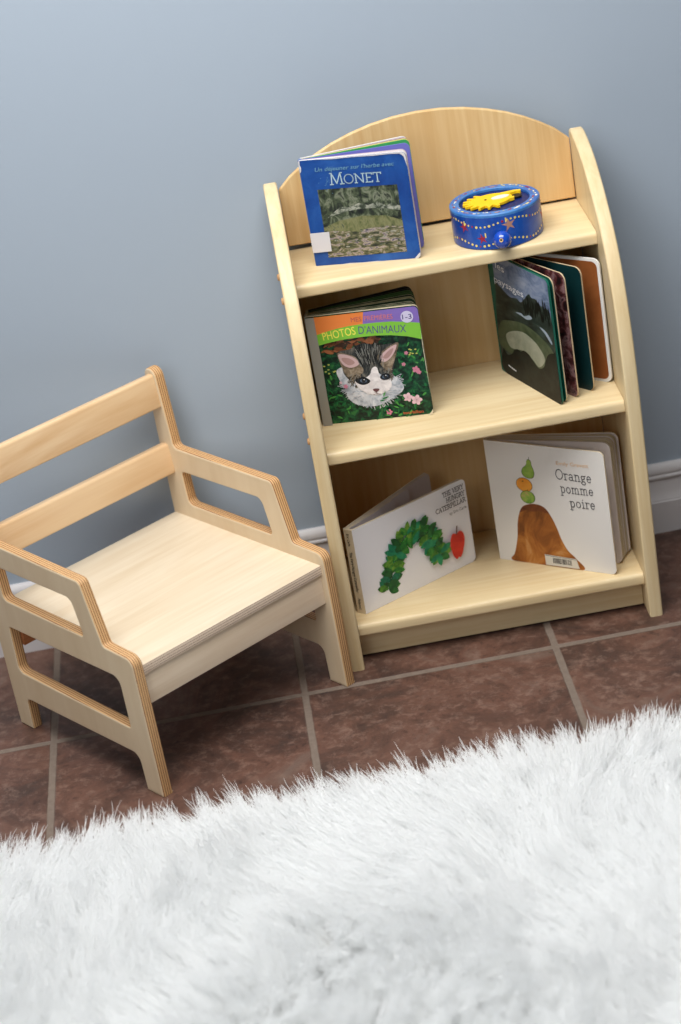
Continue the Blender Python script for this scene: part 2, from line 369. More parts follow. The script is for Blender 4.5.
# ------------------------------------------------------------------ board books
class Cover:
    """front board of a book, outside face in the local XZ plane at y=0 (reader's side is -y); artwork in mm on that face"""
    def __init__(s, w, h, th=.0025, rc=.006):
        s.w, s.h, s.th = w, h, th; s.mb = MB(); s.mats = []; s.lay = 0
        s.out = roundpoly([(0, 0, .001), (w, 0, rc), (w, h, rc), (0, h, .001)], 6)
    def mi(s, m):
        if m not in s.mats: s.mats.append(m)
        return s.mats.index(m)
    def base(s, face, edge):
        s.mb.prism(s.out, lambda u, v, d: (u, d, v), 0, s.th, s.mi(face), s.mi(edge), s.mi(edge))
    def up(s): s.lay += 1
    def y(s): return -.00006*(s.lay+1)
    def clip(s, pts):
        # keep artwork on the board (Sutherland-Hodgman against the cover outline)
        poly = [(u/1000, v/1000) for u, v in pts]
        n = len(s.out)
        for i in range(n):
            (ax, ay), (bx, by) = s.out[i], s.out[(i+1) % n]
            if math.hypot(bx-ax, by-ay) < 1e-7: continue
            ins = lambda p: (bx-ax)*(p[1]-ay)-(by-ay)*(p[0]-ax) >= -1e-9
            new = []
            for k in range(len(poly)):
                p, q_ = poly[k-1], poly[k]
                if ins(p) != ins(q_):
                    d1 = (bx-ax)*(p[1]-ay)-(by-ay)*(p[0]-ax); d2 = (bx-ax)*(q_[1]-ay)-(by-ay)*(q_[0]-ax)
                    t = d1/(d1-d2); new.append((p[0]+t*(q_[0]-p[0]), p[1]+t*(q_[1]-p[1])))
                if ins(q_): new.append(q_)
            poly = new
            if len(poly) < 3: return []
        return poly
    def poly(s, m, pts, up=True):
        if up: s.up()
        p = s.clip(pts)
        if len(p) >= 3: s.mb.face([(u, s.y(), v) for u, v in p], s.mi(m))
    def smooth(s, m, pts, n=5, up=True):
        N = len(pts); out = []
        for i in range(N):
            p0, p1, p2, p3 = pts[i-1], pts[i], pts[(i+1) % N], pts[(i+2) % N]
            for k in range(n):
                t = k/n
                out.append(tuple(.5*((2*p1[j])+(-p0[j]+p2[j])*t+(2*p0[j]-5*p1[j]+4*p2[j]-p3[j])*t*t+(-p0[j]+3*p1[j]-3*p2[j]+p3[j])*t**3) for j in (0, 1)))
        s.poly(m, out, up)
    def ell(s, m, u, v, ru, rv, rot=0, n=20, up=True):
        c, d = math.cos(R(rot)), math.sin(R(rot))
        s.poly(m, [(u+ru*math.cos(t)*c-rv*math.sin(t)*d, v+ru*math.cos(t)*d+rv*math.sin(t)*c) for t in [2*math.pi*k/n for k in range(n)]], up)
    def leafshape(s, m, u, v, L, wd, rot, up=True):
        c, d = math.cos(R(rot)), math.sin(R(rot)); P = []
        for k in range(9): t = k/8; P.append((t*L, wd/2*math.sin(math.pi*t)**.8))
        for k in range(7, 0, -1): t = k/8; P.append((t*L, -wd/2*math.sin(math.pi*t)**.8))
        s.poly(m, [(u+x*c-y*d, v+x*d+y*c) for x, y in P], up)
    def line(s, m, a, b, w, up=False):
        dx, dy = b[0]-a[0], b[1]-a[1]; L = math.hypot(dx, dy) or 1; nx, ny = -dy/L*w/2, dx/L*w/2
        s.poly(m, [(a[0]+nx, a[1]+ny), (a[0]-nx, a[1]-ny), (b[0]-nx, b[1]-ny), (b[0]+nx, b[1]+ny)], up)
    def text(s, m, body, a, b, cap, bold=0.0, shear=0.0):
        """baseline from a to b (mm), cap height in mm"""
        s.up(); me = text_mesh(body, bold); xs = [v.co.x for v in me.vertices]; x0, x1 = min(xs), max(xs)
        dx, dy = b[0]-a[0], b[1]-a[1]; L = math.hypot(dx, dy); c, d = dx/L, dy/L; k = L/(x1-x0); kv = cap/.69
        def fn(co):
            x = (co.x-x0)*k+shear*co.y*kv; y = co.y*kv
            return ((a[0]+x*c-y*d)/1000, s.y(), (a[1]+x*d+y*c)/1000)
        s.mb.add(me, fn, s.mi(m))
    def serif(s, m, body, a, b, cap, wt=.1):
        s.up(); q, wd = stroke_text(body, wt); dx, dy = b[0]-a[0], b[1]-a[1]; L = math.hypot(dx, dy); c, d = dx/L, dy/L; k = L/wd
        for f in q:
            s.mb.face([((a[0]+x*k*c-y*cap*d)/1000, s.y(), (a[1]+x*k*d+y*cap*c)/1000) for x, y in f], s.mi(m))
    def build(s, parent): return s.mb.build('front_cover', s.mats, parent, recalc=False)

def leaf(name, parent, w, h, th, rc, pivot, deg, face, edge, back=None, x0=.0015, zoff=0.0):
    """one stiff page, hinged at the spine"""
    c, d = math.cos(R(deg)), math.sin(R(deg))
    out = roundpoly([(x0, 0, .0005), (w, 0, rc), (w, h, rc), (x0, h, .0005)], 6)
    mb = MB(); mats = [face, edge, back or face]
    mb.prism(out, lambda u, v, y: (pivot[0]+u*c-y*d, pivot[1]+u*d+y*c, v+zoff), 0, th, 0, 1, 2)
    return mb.build(name, mats, parent)

def spine(parent, x0, d, h, m, art=None):
    pr = roundpoly([(x0, .0002, .001), (.0022, .0026, .0003), (.0022, d, .0003), (x0, d, .0015)], 4)
    mb = MB(); mb.prism(pr, lambda u, v, z: (u, v, z), 0, h)
    return mb.build('spine', [m], parent, smooth=40)

def book(label, x, y, z, deg, cat='board book'):
    c, d = math.cos(SR), math.sin(SR)
    o = empty('board_book', (SX+c*x-d*y, d*x+c*y, z), SR+R(deg))
    return tag(o, label, cat, 'board books on the bookshelf')

def worn(c, m, pts):
    c.poly(m, pts)

ink = mat('black_ink', srgb(28, 28, 34), .5)
# --- blue book with garden picture, top shelf
bk = book('dark blue board book with a small white sticker standing on the top shelf', .0488, -.0970, Z3+.0002, -16.97)
c = Cover(.1370, .1400)
blue = mottled('blue_cover', [(.3, srgb(20, 56, 126)), (.5, srgb(28, 74, 146)), (.7, srgb(44, 94, 166))], 18, .3)
c.base(blue, M['white_card'])
pics = {}
gard = mottled('painted_foliage', [(.34, srgb(22, 26, 28)), (.44, srgb(44, 52, 42)), (.52, srgb(78, 88, 66)), (.60, srgb(122, 128, 108)), (.68, srgb(40, 46, 38))], 90, .4, (1, 1, .7))
gard2 = mottled('painted_grass', [(.30, srgb(54, 62, 44)), (.45, srgb(104, 108, 70)), (.56, srgb(128, 128, 90)), (.66, srgb(60, 70, 60))], 110, .4, (1, 1, .5))
pond = mottled('painted_pond', [(.34, srgb(32, 34, 34)), (.44, srgb(76, 80, 58)), (.52, srgb(120, 116, 84)), (.57, srgb(176, 160, 152)), (.62, srgb(98, 94, 108)), (.72, srgb(48, 52, 44))], 110, .4, (.7, 1, 1.8))
pale = mottled('painted_mist', [(.40, srgb(56, 64, 52)), (.48, srgb(120, 126, 112)), (.56, srgb(172, 172, 158)), (.66, srgb(84, 92, 78))], 130, .4, (.8, 1, 1.2))
c.poly(gard, [(18, 10), (120.2, 10), (120.6, 98.8), (18.2, 100.6)])
c.poly(pale, [(24, 62), (36, 66), (50, 69), (66, 71), (84, 71), (102, 69), (120.4, 65), (120.4, 71), (112, 76), (102, 73), (92, 79), (80, 75), (68, 79), (56, 74), (44, 76), (34, 69)])
c.poly(gard2, [(18.1, 50), (40, 58), (70, 62), (100, 60), (120.3, 52), (120.2, 40), (70, 36), (18.1, 38)])
c.poly(pond, [(18, 10), (120.2, 10), (120.3, 44), (90, 47), (60, 42), (18.1, 46)])
for k in range(70):
    c.ell(random.choice([pale, gard2, gard, pond]), random.uniform(22, 117), random.uniform(14, 46), random.uniform(1.5, 3.2), random.uniform(.6, 1.2), up=(k % 10 == 0), n=8)
silver = mat('pale_blue_lettering', srgb(172, 196, 204), .4)
c.serif(silver, 'ONET', (54.0, 105.9), (102.5, 104.8), 11.6, .10)
c.serif(silver, 'M', (36.0, 106.0), (54.5, 105.8), 14.6, .085)
tealt = mat('teal_lettering', srgb(104, 150, 176), .4)
c.text(tealt, "Un d\u00e9jeuner sur l'herbe avec", (19, 124.3), (120, 123.6), 5.2, .006, .25)
scuff = mat('scuffed_card', srgb(206, 204, 206), .6)
c.poly(scuff, [(128.5, 0), (137, 0), (137, 8), (135, 6.5), (132, 3.5)])
c.poly(scuff, [(20, 140), (137, 140), (137, 120), (135.6, 128), (134.2, 134), (130, 138.0), (118, 138.8), (96, 138.3), (70, 139.1), (44, 138.7)])
c.poly(scuff, [(0, 140), (0, 124), (1.8, 126), (2.6, 131), (1.4, 135), (2.0, 140)])
c.poly(scuff, [(30, 0), (92, 0), (80, .9), (60, .5), (45, 1.1)])
for k in range(16): c.ell(tealt, random.gauss(33, 4), random.gauss(110, 5), .5, .5, n=5, up=False)
fc = c.build(bk)
mb = MB(); st = [(-.0008, .0182), (.0238, .0188), (.0244, .0448), (-.0008, .0444)]
mb.prism(st, lambda u, v, d: (u, d, v), c.y()-.0004, c.y()-.0002)
tag(mb.build('sticker', [mat('paper_sticker', srgb(206, 204, 208), .6)], fc), 'blank white paper sticker')
spine(bk, -.0012, .0105, .1398, mat('faded_blue_spine', srgb(96, 116, 160), .5))
pg = {n: mat(n, srgb(*v), .45) for n, v in dict(page_pink=(214, 186, 196), page_violet=(112, 112, 190), page_green=(64, 160, 92), page_yellow=(226, 216, 120), page_mauve=(166, 132, 156), page_white=(222, 216, 212)).items()}
W_ = M['white_card']
leaf('leaf', bk, .1362, .1396, .0013, .007, (0, .0028), 1.6, pg['page_pink'], W_)
leaf('leaf', bk, .1360, .1396, .0013, .007, (0, .0042), 3.2, pg['page_white'], pg['page_mauve'])
leaf('leaf', bk, .1385, .1396, .0013, .007, (0, .0055), 12.8, pg['page_violet'], pg['page_violet'])
leaf('leaf', bk, .1395, .1396, .0013, .007, (0, .0066), 18.6, pg['page_green'], pg['page_green'])
leaf('leaf', bk, .1395, .1396, .0013, .007, (0, .0074), 20.2, pg['page_yellow'], pg['page_yellow'])
leaf('leaf', bk, .1390, .1396, .0013, .007, (0, .0082), 21.8, pg['page_mauve'], pg['page_mauve'])
leaf('back_cover', bk, .1385, .1400, .0022, .007, (0, .0090), 23.6, pg['page_white'], W_, blue, x0=.0005)

# --- kitten book, middle shelf
bk = book('board book with a kitten photograph cover and grey spine on the middle shelf', .0223, -.1337, Z2+.0002, -10.75)
c = Cover(.1445, .1510)
fol = mottled('dark_foliage_photo', [(.34, srgb(8, 20, 18)), (.46, srgb(12, 44, 30)), (.56, srgb(20, 82, 50)), (.68, srgb(50, 118, 58))], 110, .3)
grey = mat('grey_cloth_spine', srgb(150, 148, 140), .6)
c.base(fol, M['cream_card'])
brownl = mottled('dry_leaves_photo', [(.36, srgb(52, 36, 26)), (.52, srgb(124, 72, 40)), (.68, srgb(170, 118, 76))], 110, .3)
brs = [brownl, mat('dry_leaf_a', srgb(120, 70, 42), .35), mat('dry_leaf_b', srgb(158, 98, 62), .35), mat('dry_leaf_c', srgb(62, 42, 32), .35)]
for k in range(60): c.leafshape(random.choice(brs), random.uniform(12, 84), random.uniform(100, 118)-max(0, 9-abs(k % 20))*.6, random.uniform(8, 15), random.uniform(3, 6), random.uniform(-30, 40), up=(k % 6 == 0))
lf = [mat('leaf_green_a', srgb(26, 110, 58), .35), mat('leaf_green_b', srgb(70, 146, 66), .35), mat('leaf_green_c', srgb(14, 72, 44), .35)]
def leaves(n, u0, u1, v0, v1, L=8):
    for k in range(n):
        c.leafshape(random.choice(lf), random.uniform(u0, u1), random.uniform(v0, v1), random.uniform(.6, 1.2)*L, random.uniform(1.6, 3), random.uniform(0, 360), up=(k % 8 == 0))
leaves(46, 14, 44, 2, 86); leaves(60, 96, 142, 28, 100); leaves(34, 60, 140, 1, 26)
furw = mottled('white_fur_photo', [(.3, srgb(136, 148, 162)), (.5, srgb(196, 200, 208)), (.7, srgb(226, 226, 230))], 100, .35)
furd = mottled('tabby_fur_photo', [(.32, srgb(22, 26, 28)), (.5, srgb(46, 50, 50)), (.62, srgb(92, 90, 84)), (.76, srgb(134, 126, 112))], 130, .35, (1.4, 1, .4))
furb = mottled('brown_fur_photo', [(.32, srgb(72, 60, 48)), (.52, srgb(128, 112, 92)), (.7, srgb(170, 156, 136))], 120, .35)
pink = mat('ear_pink_photo', srgb(200, 170, 170), .35); pinkd = mat('ear_dusky_photo', srgb(168, 134, 130), .35)
whitef = mottled('blaze_fur_photo', [(.3, srgb(196, 190, 192)), (.6, srgb(232, 226, 226))], 90, .35)
eye = mat('eye_photo', srgb(36, 42, 52), .25); eyeb = mat('iris_photo', srgb(92, 108, 128), .25); nose = mat('nose_photo', srgb(104, 70, 72), .35)
c.smooth(furw, [(30, 76), (31, 60), (36, 48), (39, 33), (51, 23), (74, 20), (96, 29), (110, 38), (110, 48), (101, 59), (82, 68), (54, 79)])
c.up()
for k in range(240):
    t = random.uniform(math.pi*.95, math.pi*2.1); u, v = 71+38*math.cos(t)*random.uniform(.55, 1), 52+31*math.sin(t)*random.uniform(.55, 1)
    d = t+random.uniform(-.35, .35); L = random.uniform(4, 8)
    c.line(furw, (u, v), (u+L*math.cos(d), v+L*math.sin(d)), .7)
c.smooth(furd, [(33, 99), (50, 102), (67, 108), (87, 103.5), (103, 104), (113, 103), (107, 85), (101, 66), (95, 56), (81, 66), (75, 71), (66, 55), (50, 54), (38, 68), (37, 83)])
c.smooth(furb, [(34, 98), (45, 96), (56, 90), (61, 79), (63, 70), (52, 60), (42, 64), (36, 80)])
c.smooth(furb, [(84, 88), (97, 98), (113, 104), (109, 90), (103, 76), (97, 66), (88, 74)])
c.smooth(pink, [(34.5, 96), (47, 94), (56.5, 87), (59, 80), (48, 76.5), (38.5, 82)])
c.smooth(pinkd, [(38, 91), (48, 89.5), (54, 83), (47, 80), (41, 84)])
c.smooth(pink, [(87, 86.5), (98, 96.5), (110.5, 101.5), (105.5, 90), (97, 81.5), (90, 80)])
c.smooth(pinkd, [(91, 86), (99, 94), (106, 97), (102, 89), (96, 84)])
c.up()
dk = mat('stripe_photo', srgb(20, 22, 24), .35); lt = mat('light_stripe_photo', srgb(132, 132, 126), .35)
for k in range(120):
    u = random.uniform(60, 90); v = random.uniform(74, 103); a = 90+(75-u)*1.1+random.uniform(-8, 8); L = random.uniform(5, 11)
    c.line(random.choice([dk, dk, lt]), (u, v), (u+L*math.cos(R(a)), min(v+L*math.sin(R(a)), 107)), .8)
for k in range(110):
    u, v = random.choice([(random.uniform(44, 60), random.uniform(52, 68)), (random.uniform(90, 101), random.uniform(54, 72))]); a = random.uniform(200, 280)
    c.line(random.choice([dk, lt, furb]), (u, v), (u+5*math.cos(R(a)), v+5*math.sin(R(a))), .8)
c.smooth(whitef, [(75, 73), (81, 73.5), (84, 61), (96, 53), (95, 43), (86, 37.5), (76, 35.5), (65, 38), (55, 46), (50, 56), (56, 60), (65, 61), (71, 65)])
c.smooth(dk, [(51, 57), (56, 61.5), (63, 62), (70, 56), (66, 52), (58, 51.5)])
c.ell(eye, 60.6, 56.4, 5.8, 3.5, -10); c.ell(eyeb, 61.2, 56.8, 4.2, 2.4, -10); c.ell(dk, 61.6, 57.1, 2.7, 2.7)
c.smooth(dk, [(83, 59), (87, 63.5), (93, 64), (97, 60), (94, 55.5), (87, 55)])
c.ell(eye, 89.6, 59.2, 5.2, 3.3, 14); c.ell(eyeb, 89.8, 59.6, 3.6, 2.3, 14); c.ell(dk, 90.2, 59.8, 2.5, 2.5)
c.ell(whitef, 62.4, 58.6, .7, .7, n=8); c.ell(whitef, 91, 61.2, .7, .7, n=8)
c.smooth(nose, [(71.5, 44), (75.8, 44.6), (80, 43.6), (78.4, 41), (75.6, 39.6), (73, 41)])
c.line(nose, (75.6, 40), (75.8, 37.5), .6); c.line(nose, (75.8, 37.5), (70.5, 36), .5); c.line(nose, (75.8, 37.5), (81, 36.2), .5)
c.up()
for s_ in (-1, 1):
    for k in range(4): c.line(whitef, (76+s_*7, 42-k*1.2), (76+s_*32, 46-k*5), .35)
fl = mat('pink_flower_photo', srgb(206, 128, 152), .35); flw = mat('pale_flower_photo', srgb(226, 190, 198), .35)
for (u, v, r, m_) in [(121.4, 89, 2.6, fl), (130.4, 65, 4.6, fl), (134, 61, 3, fl), (116, 74, 2.6, fl), (37.5, 52, 3, fl), (88, 10, 4, fl), (114.7, 28, 6.2, flw), (125.5, 23, 7, flw), (32, 58, 2, flw)]:
    for k in range(5): c.ell(m_, u+r*.55*math.cos(k*1.257), v+r*.55*math.sin(k*1.257), r*.52, r*.4, k*72, n=9, up=(k == 0))
leaves(16, 78, 126, 4, 34, 9)
yl = mat('yellow_bud_photo', srgb(190, 196, 96), .35)
for k in range(14): c.ell(yl, *random.choice([(random.uniform(122, 138), random.uniform(86, 94)), (random.uniform(14, 28), random.uniform(70, 90))]), 1.5, 1.0, n=7, up=False)
org = mat('orange_band', srgb(228, 130, 62), .35); pur = mat('purple_band', srgb(128, 104, 180), .35); lime = mat('lime_band', srgb(124, 190, 62), .35)
c.poly(org, [(11, 151), (76.1, 151), (72.5, 132), (40, 130), (11, 126)])
c.poly(pur, [(75.6, 151), (144.6, 151), (144.6, 127), (108, 132), (72, 132)])
top = [(11, 126.6), (25, 130), (38.7, 132.6), (54, 134.3), (69.3, 135), (90, 135), (108.5, 134.2), (128, 131.4), (144.6, 128.2)]
bot = [(144.6, 105.6), (126.3, 111.8), (105.7, 115.8), (86, 117.5), (66.5, 117.7), (50, 117.2), (36.1, 116), (24, 114.4), (11, 112)]
c.poly(lime, bot + top)
yel = mat('yellow_letters', srgb(238, 226, 92), .35); vio = mat('violet_letters', srgb(84, 74, 128), .35); rose = mat('rust_letters', srgb(176, 86, 86), .35)
c.text(yel, 'PHOTOS', (19.5, 118.6), (62, 122.2), 10.6, .004)
c.text(vio, "D'ANIMAUX", (65.5, 122.2), (126, 117.6), 10.2, 0)
c.text(rose, 'MES', (58.5, 139.2), (71.8, 139.2), 6.2, 0); c.text(mat('orange_letters', srgb(214, 120, 110), .35), 'PREMI\u00c8RES', (75.5, 139.2), (111.5, 137.8), 6.4, 0)
c.ell(mat('lilac_disc', srgb(206, 200, 226), .35), 129.6, 138.2, 8.0, 8.0, n=28)
c.text(vio, '1-3', (123.4, 135.4), (135.6, 135.0), 6.4, .012)
c.poly(grey, [(0, 0), (12.2, 0), (11.6, 40), (12.4, 90), (11.8, 151), (0, 151)])
c.text(mat('rust_small_letters', srgb(210, 90, 52), .4), 'tourbillon', (105.7, 5.2), (132, 4.6), 3.9, .004)
c.poly(M['cream_card'], [(136, 0), (144.6, 0), (144.6, 9), (143, 6), (140.5, 3.2)])
c.poly(M['cream_card'], [(144.6, 20), (144.6, 120), (143.7, 100), (144.0, 60)])
c.build(bk)
spine(bk, -.0014, .0255, .1508, grey)
olive = [mottled('page_edge_olive', [(.4, srgb(120, 124, 98)), (.6, srgb(168, 164, 138))], 60, .5)]
dkg = [mat('page_dark_green', srgb(34, 52, 34), .45), mat('page_forest', srgb(52, 82, 44), .45), mat('page_black', srgb(24, 22, 22), .45), mat('page_tan', srgb(150, 140, 104), .45)]
for k, (dg, f) in enumerate([(1.2, 3), (2.4, 0), (3.6, 2), (7.5, 0), (9.4, 3), (11.4, 0), (14.0, 1), (16.2, 1), (17.8, 2)]):
    leaf('leaf', bk, .1405, .1504, .0018, .009, (0, .0030+.0023*k), dg, dkg[f], olive[0] if k < 6 else dkg[1] if k < 8 else dkg[2])
leaf('back_cover', bk, .1400, .1508, .0022, .009, (0, .0235), 20.4, dkg[2], dkg[2], fol, x0=.0005)

# --- dark landscape book, fanned, middle shelf
bk = book('tall board book with a dark landscape cover, its pages fanned open on the middle shelf', .2700, -.0643, Z2+.0002, -69.52)
c = Cover(.1543, .1700, .0028, .008)
green = mat('green_cover', srgb(22, 92, 76), .35)
card = mat('tan_page_edge', srgb(196, 176, 144), .55)
dusk = mottled('dusk_hills', [(.35, srgb(24, 30, 28)), (.52, srgb(44, 56, 50)), (.68, srgb(66, 78, 70))], 45, .28, (1, 1, 2))
c.base(green, green)
sky = mottled('evening_sky', [(.35, srgb(88, 104, 132)), (.5, srgb(120, 134, 160)), (.66, srgb(146, 156, 176))], 30, .25, (1, 1, 2))
c.poly(sky, [(11.0, 0), (153.5, 0), (153.5, 170), (11.0, 170)])
c.smooth(dusk, [(11.0, 126), (20, 128), (34, 123), (50, 119), (66, 122), (78, 120), (100, 137), (108, 134), (118, 135), (126, 130), (139, 128), (153.4, 117), (153.4, 4), (11.0, 4)])
forest = mottled('dark_forest', [(.38, srgb(14, 16, 15)), (.6, srgb(28, 33, 28))], 50, .4, spec=.15)
for k in range(26): c.leafshape(forest, 84+k*2.6, 112+random.uniform(-8, 8), random.uniform(10, 24), 4, 90, up=(k % 9 == 0))
lake = mat('lake_glint', srgb(150, 164, 176), .25)
c.smooth(lake, [(60, 101), (74, 104), (82, 102), (96, 107), (102, 104), (88, 99), (76, 100)]); c.smooth(lake, [(120, 98), (132, 92), (146, 82), (148, 86), (136, 96)])
mead = mottled('meadow', [(.35, srgb(50, 62, 44)), (.55, srgb(74, 86, 62)), (.7, srgb(94, 102, 80))], 30, .28)
c.smooth(mead, [(11.0, 72), (40, 84), (80, 90), (120, 84), (150, 70), (150, 40), (11.0, 36)])
field = mottled('pale_field', [(.35, srgb(124, 130, 112)), (.6, srgb(152, 154, 136))], 30, .28)
c.smooth(field, [(23.7, 59), (46, 71), (74, 77), (96, 74), (111, 68), (124, 54), (106, 38), (90, 44), (66, 49), (46, 45), (30, 45)])
c.smooth(forest, [(11.0, 36), (20, 30), (34, 35), (42, 43), (52, 47), (60, 46), (68, 50), (80, 49), (92, 42), (104, 36), (118, 42), (126, 54), (134, 64), (148, 70), (153.4, 66), (153.4, 0), (11.0, 0)])
thin = mat('white_thin_letters', srgb(226, 230, 236), .35)
c.text(thin, 'les', (19.6, 152.0), (42, 150.4), 9.5, .004); c.text(thin, 'paysages', (11.5, 130.7), (87.1, 128.8), 9.0, .004)
for k in range(5): c.line(thin, (20+k*4.2, 14.2-k*.5), (22.8+k*4.2, 13.9-k*.5), 2.2, up=(k == 0))
c.build(bk)
spine(bk, -.0050, .0115, .1698, green)
dred = mottled('dark_red_page', [(.36, srgb(34, 22, 24)), (.47, srgb(92, 44, 44)), (.55, srgb(146, 112, 112)), (.62, srgb(60, 36, 40))], 70, .35)
teal = mat('dark_teal_page', srgb(14, 46, 48), .35); rust = mottled('rust_brown_page', [(.4, srgb(136, 78, 40)), (.6, srgb(154, 92, 50))], 12, .4)
leaf('leaf', bk, .1530, .1694, .0016, .010, (0, .0034), 1.6, green, card)
leaf('leaf', bk, .1515, .1694, .0020, .010, (0, .0070), 7.2, dred, card)
leaf('leaf', bk, .1535, .1694, .0022, .010, (0, .0085), 16.2, teal, card)
lo = leaf('back_cover', bk, .1585, .1698, .0026, .010, (0, .0100), 27.4, M['white_card'], M['white_card'], green, x0=.0005)
cc, dd = math.cos(R(27.4)), math.sin(R(27.4))
mb = MB(); pr = roundpoly([(.004, .004, .001), (.1545, .004, .008), (.1545, .1658, .008), (.004, .1658, .001)], 6)
mb.prism(pr, lambda u, v, y: (u*cc-y*dd, .0100+u*dd+y*cc, v), -.0003, -.0001)
tag(mb.build('endpaper', [rust], lo), 'rust brown endpaper with a white border')

# --- white landscape-format book, bottom shelf
bk = book('wide white board book with a green picture, propped half open on the bottom shelf', .0325, -.2003, Z1+.0002, 30.2)
c = Cover(.1868, .1255, .0024, .007)
cw = mat('gloss_white_cover', srgb(232, 230, 232), .3)
c.base(cw, M['cream_card'])
gl = [mottled('painted_leaf_%s' % n, [(.32, srgb(*a)), (.5, srgb(*b_)), (.68, srgb(*d_))], 60, .35, (1, 1, 1), 4, 1.5) for n, a, b_, d_ in
      [('green', (14, 72, 34), (34, 116, 44), (92, 158, 60)), ('emerald', (10, 84, 66), (18, 122, 84), (48, 150, 96)), ('moss', (24, 66, 26), (70, 128, 42), (134, 168, 62)), ('deep', (8, 52, 34), (22, 92, 42), (50, 126, 60))]]
# plain stand-in picture: a garland of painted leaves and an apple
path = [(40, 20), (46, 30), (52, 42), (54, 54), (60, 66), (69, 76), (80, 83), (92, 86), (103, 83), (112, 74), (117, 62), (122, 50), (127, 38)]
rn = random.Random(3)
for i, (u, v) in enumerate(path):
    a = math.degrees(math.atan2(path[min(i+1, 12)][1]-path[max(i-1, 0)][1], path[min(i+1, 12)][0]-path[max(i-1, 0)][0]))
    for k, s_ in enumerate((62, -62, 28, -28, 95, -95)):
        c.leafshape(gl[rn.randrange(4)], u+rn.uniform(-2, 2), v+rn.uniform(-2, 2), rn.uniform(17, 22), rn.uniform(8.5, 12), a+s_+rn.uniform(-9, 9))
red = mottled('painted_apple_red', [(.35, srgb(188, 40, 30)), (.6, srgb(214, 58, 40))], 40, .35); stem = mat('stem_brown', srgb(96, 70, 58), .4)
c.smooth(red, [(158, 55), (164, 57), (169, 52), (170, 42), (166, 28), (160, 19), (156.5, 20), (153, 18), (148, 26), (146, 40), (147.5, 51), (152, 57)])
c.line(stem, (158, 53), (160.5, 66), 2.2, up=True)
c.serif(ink, 'THE VERY', (145.1, 114.6), (180.2, 114.8), 6.4, .15); c.serif(ink, 'HUNGRY', (149.6, 105.0), (180.6, 104.8), 6.4, .15); c.serif(ink, 'CATERPILLAR', (130.4, 95.6), (181.0, 95.2), 6.4, .15)
c.text(ink, 'by Eric Carle', (152.1, 85.4), (180.5, 85.4), 4.2, .004)
c.build(bk)
# spine faces the left front corner
sp = MB(); A, B_ = (0, 0), (-.0050, .0138)
pr = roundpoly([(.0002, .0001, .0002), (.0024, .0024, .0003), (.0005, .0144, .0003), (-.0050, .0138, .0012)], 3)
sp.prism(pr, lambda u, v, z: (u, v, z), 0, .1253)
L = math.hypot(B_[0], B_[1]); ux, uy = B_[0]/L, B_[1]/L
def spine_text(body, v0, v1, cap):
    me = text_mesh(body, .006); xs = [v.co.x for v in me.vertices]; x0, x1 = min(xs), max(xs); k = (v1-v0)/(x1-x0)
    def fn(co):   # reads downwards
        along = v0+(co.x-x0)*k; acr = .0072-(co.y/.69-.5)*cap+.0003
        px, py = ux*acr, uy*acr
        return (px-uy*.00025, py+ux*.00025, .1253-along)
    sp.add(me, fn, 1)
spine_text('Eric Carle', .006, .024, .0040); spine_text('The Very Hungry Caterpillar', .033, .094, .0044); spine_text('Philomel', .103, .119, .0040)
sp.build('spine', [mat('cream_spine', srgb(214, 200, 172), .5), ink], bk, recalc=False)
inner = mat('inner_page', srgb(206, 196, 196), .45)
leaf('leaf', bk, .1855, .1250, .0012, .007, (0, .0026), .6, inner, M['cream_card'])
for w_, py, dg in [(.066, .0082, 11.4), (.094, .0096, 12.2), (.126, .0110, 13.2), (.174, .0122, 14.2)]:
    leaf('leaf', bk, w_, .1250, .0012, .007, (0, py), dg, inner, M['cream_card'])
leaf('back_cover', bk, .1780, .1253, .0020, .007, (-.0030, .0128), 15.2, inner, M['cream_card'], cw, x0=.0005)

# --- white square book with brown picture, bottom shelf
bk = book('square white board book with a brown picture and barcode label on the bottom shelf', .2261, -.1147, Z1+.0002, -36.51)
c = Cover(.1745, .1795, .0026, .008)
offw = mat('matt_white_cover', srgb(222, 218, 212), .5)
c.base(offw, M['cream_card'])
br = mottled('brown_watercolour', [(.30, srgb(104, 58, 22)), (.48, srgb(150, 88, 36)), (.60, srgb(176, 112, 50)), (.75, srgb(196, 146, 90))], 34, .5, (1, 1, .7), 5, 1.0)
brd = mottled('dark_brown_watercolour', [(.3, srgb(92, 48, 26)), (.6, srgb(128, 70, 36))], 40, .5)
# plain stand-in picture: a rounded brown hill with fruit stacked above it
c.smooth(br, [(20.5, 0.5), (24, 12), (28, 24), (32, 40), (34.5, 58), (39, 74), (46, 86), (58, 91), (70, 91.5), (80, 87), (88, 74), (94, 58), (98, 44), (106, 27), (116, 17), (126.5, 0.5), (74, -.2)])
c.smooth(brd, [(40, 76), (46, 85.5), (58, 90.5), (70, 91), (80, 86.5), (84, 80), (72, 82), (60, 80), (50, 81)])
olv = mat('fruit_outline', srgb(70, 62, 34), .5)
pear = mottled('pear_green', [(.35, srgb(106, 148, 54)), (.6, srgb(150, 178, 78))], 45, .45); orng = mottled('orange_fruit', [(.35, srgb(220, 132, 34)), (.6, srgb(234, 158, 58))], 45, .45); app = mottled('apple_green', [(.35, srgb(86, 146, 50)), (.55, srgb(148, 176, 78)), (.7, srgb(206, 164, 110))], 50, .45)
pp = [(61, 130), (67, 131.5), (69.8, 137), (69.4, 143), (67.5, 149), (67, 155), (64, 157.5), (61, 155), (59.5, 149), (54, 144), (52, 138), (54.5, 132.5)]
c.smooth(olv, [(61.3+(u-61.3)*1.07, 143+(v-143)*1.05) for u, v in pp]); c.smooth(pear, pp); c.line(olv, (64, 157), (65.5, 161.5), .8)
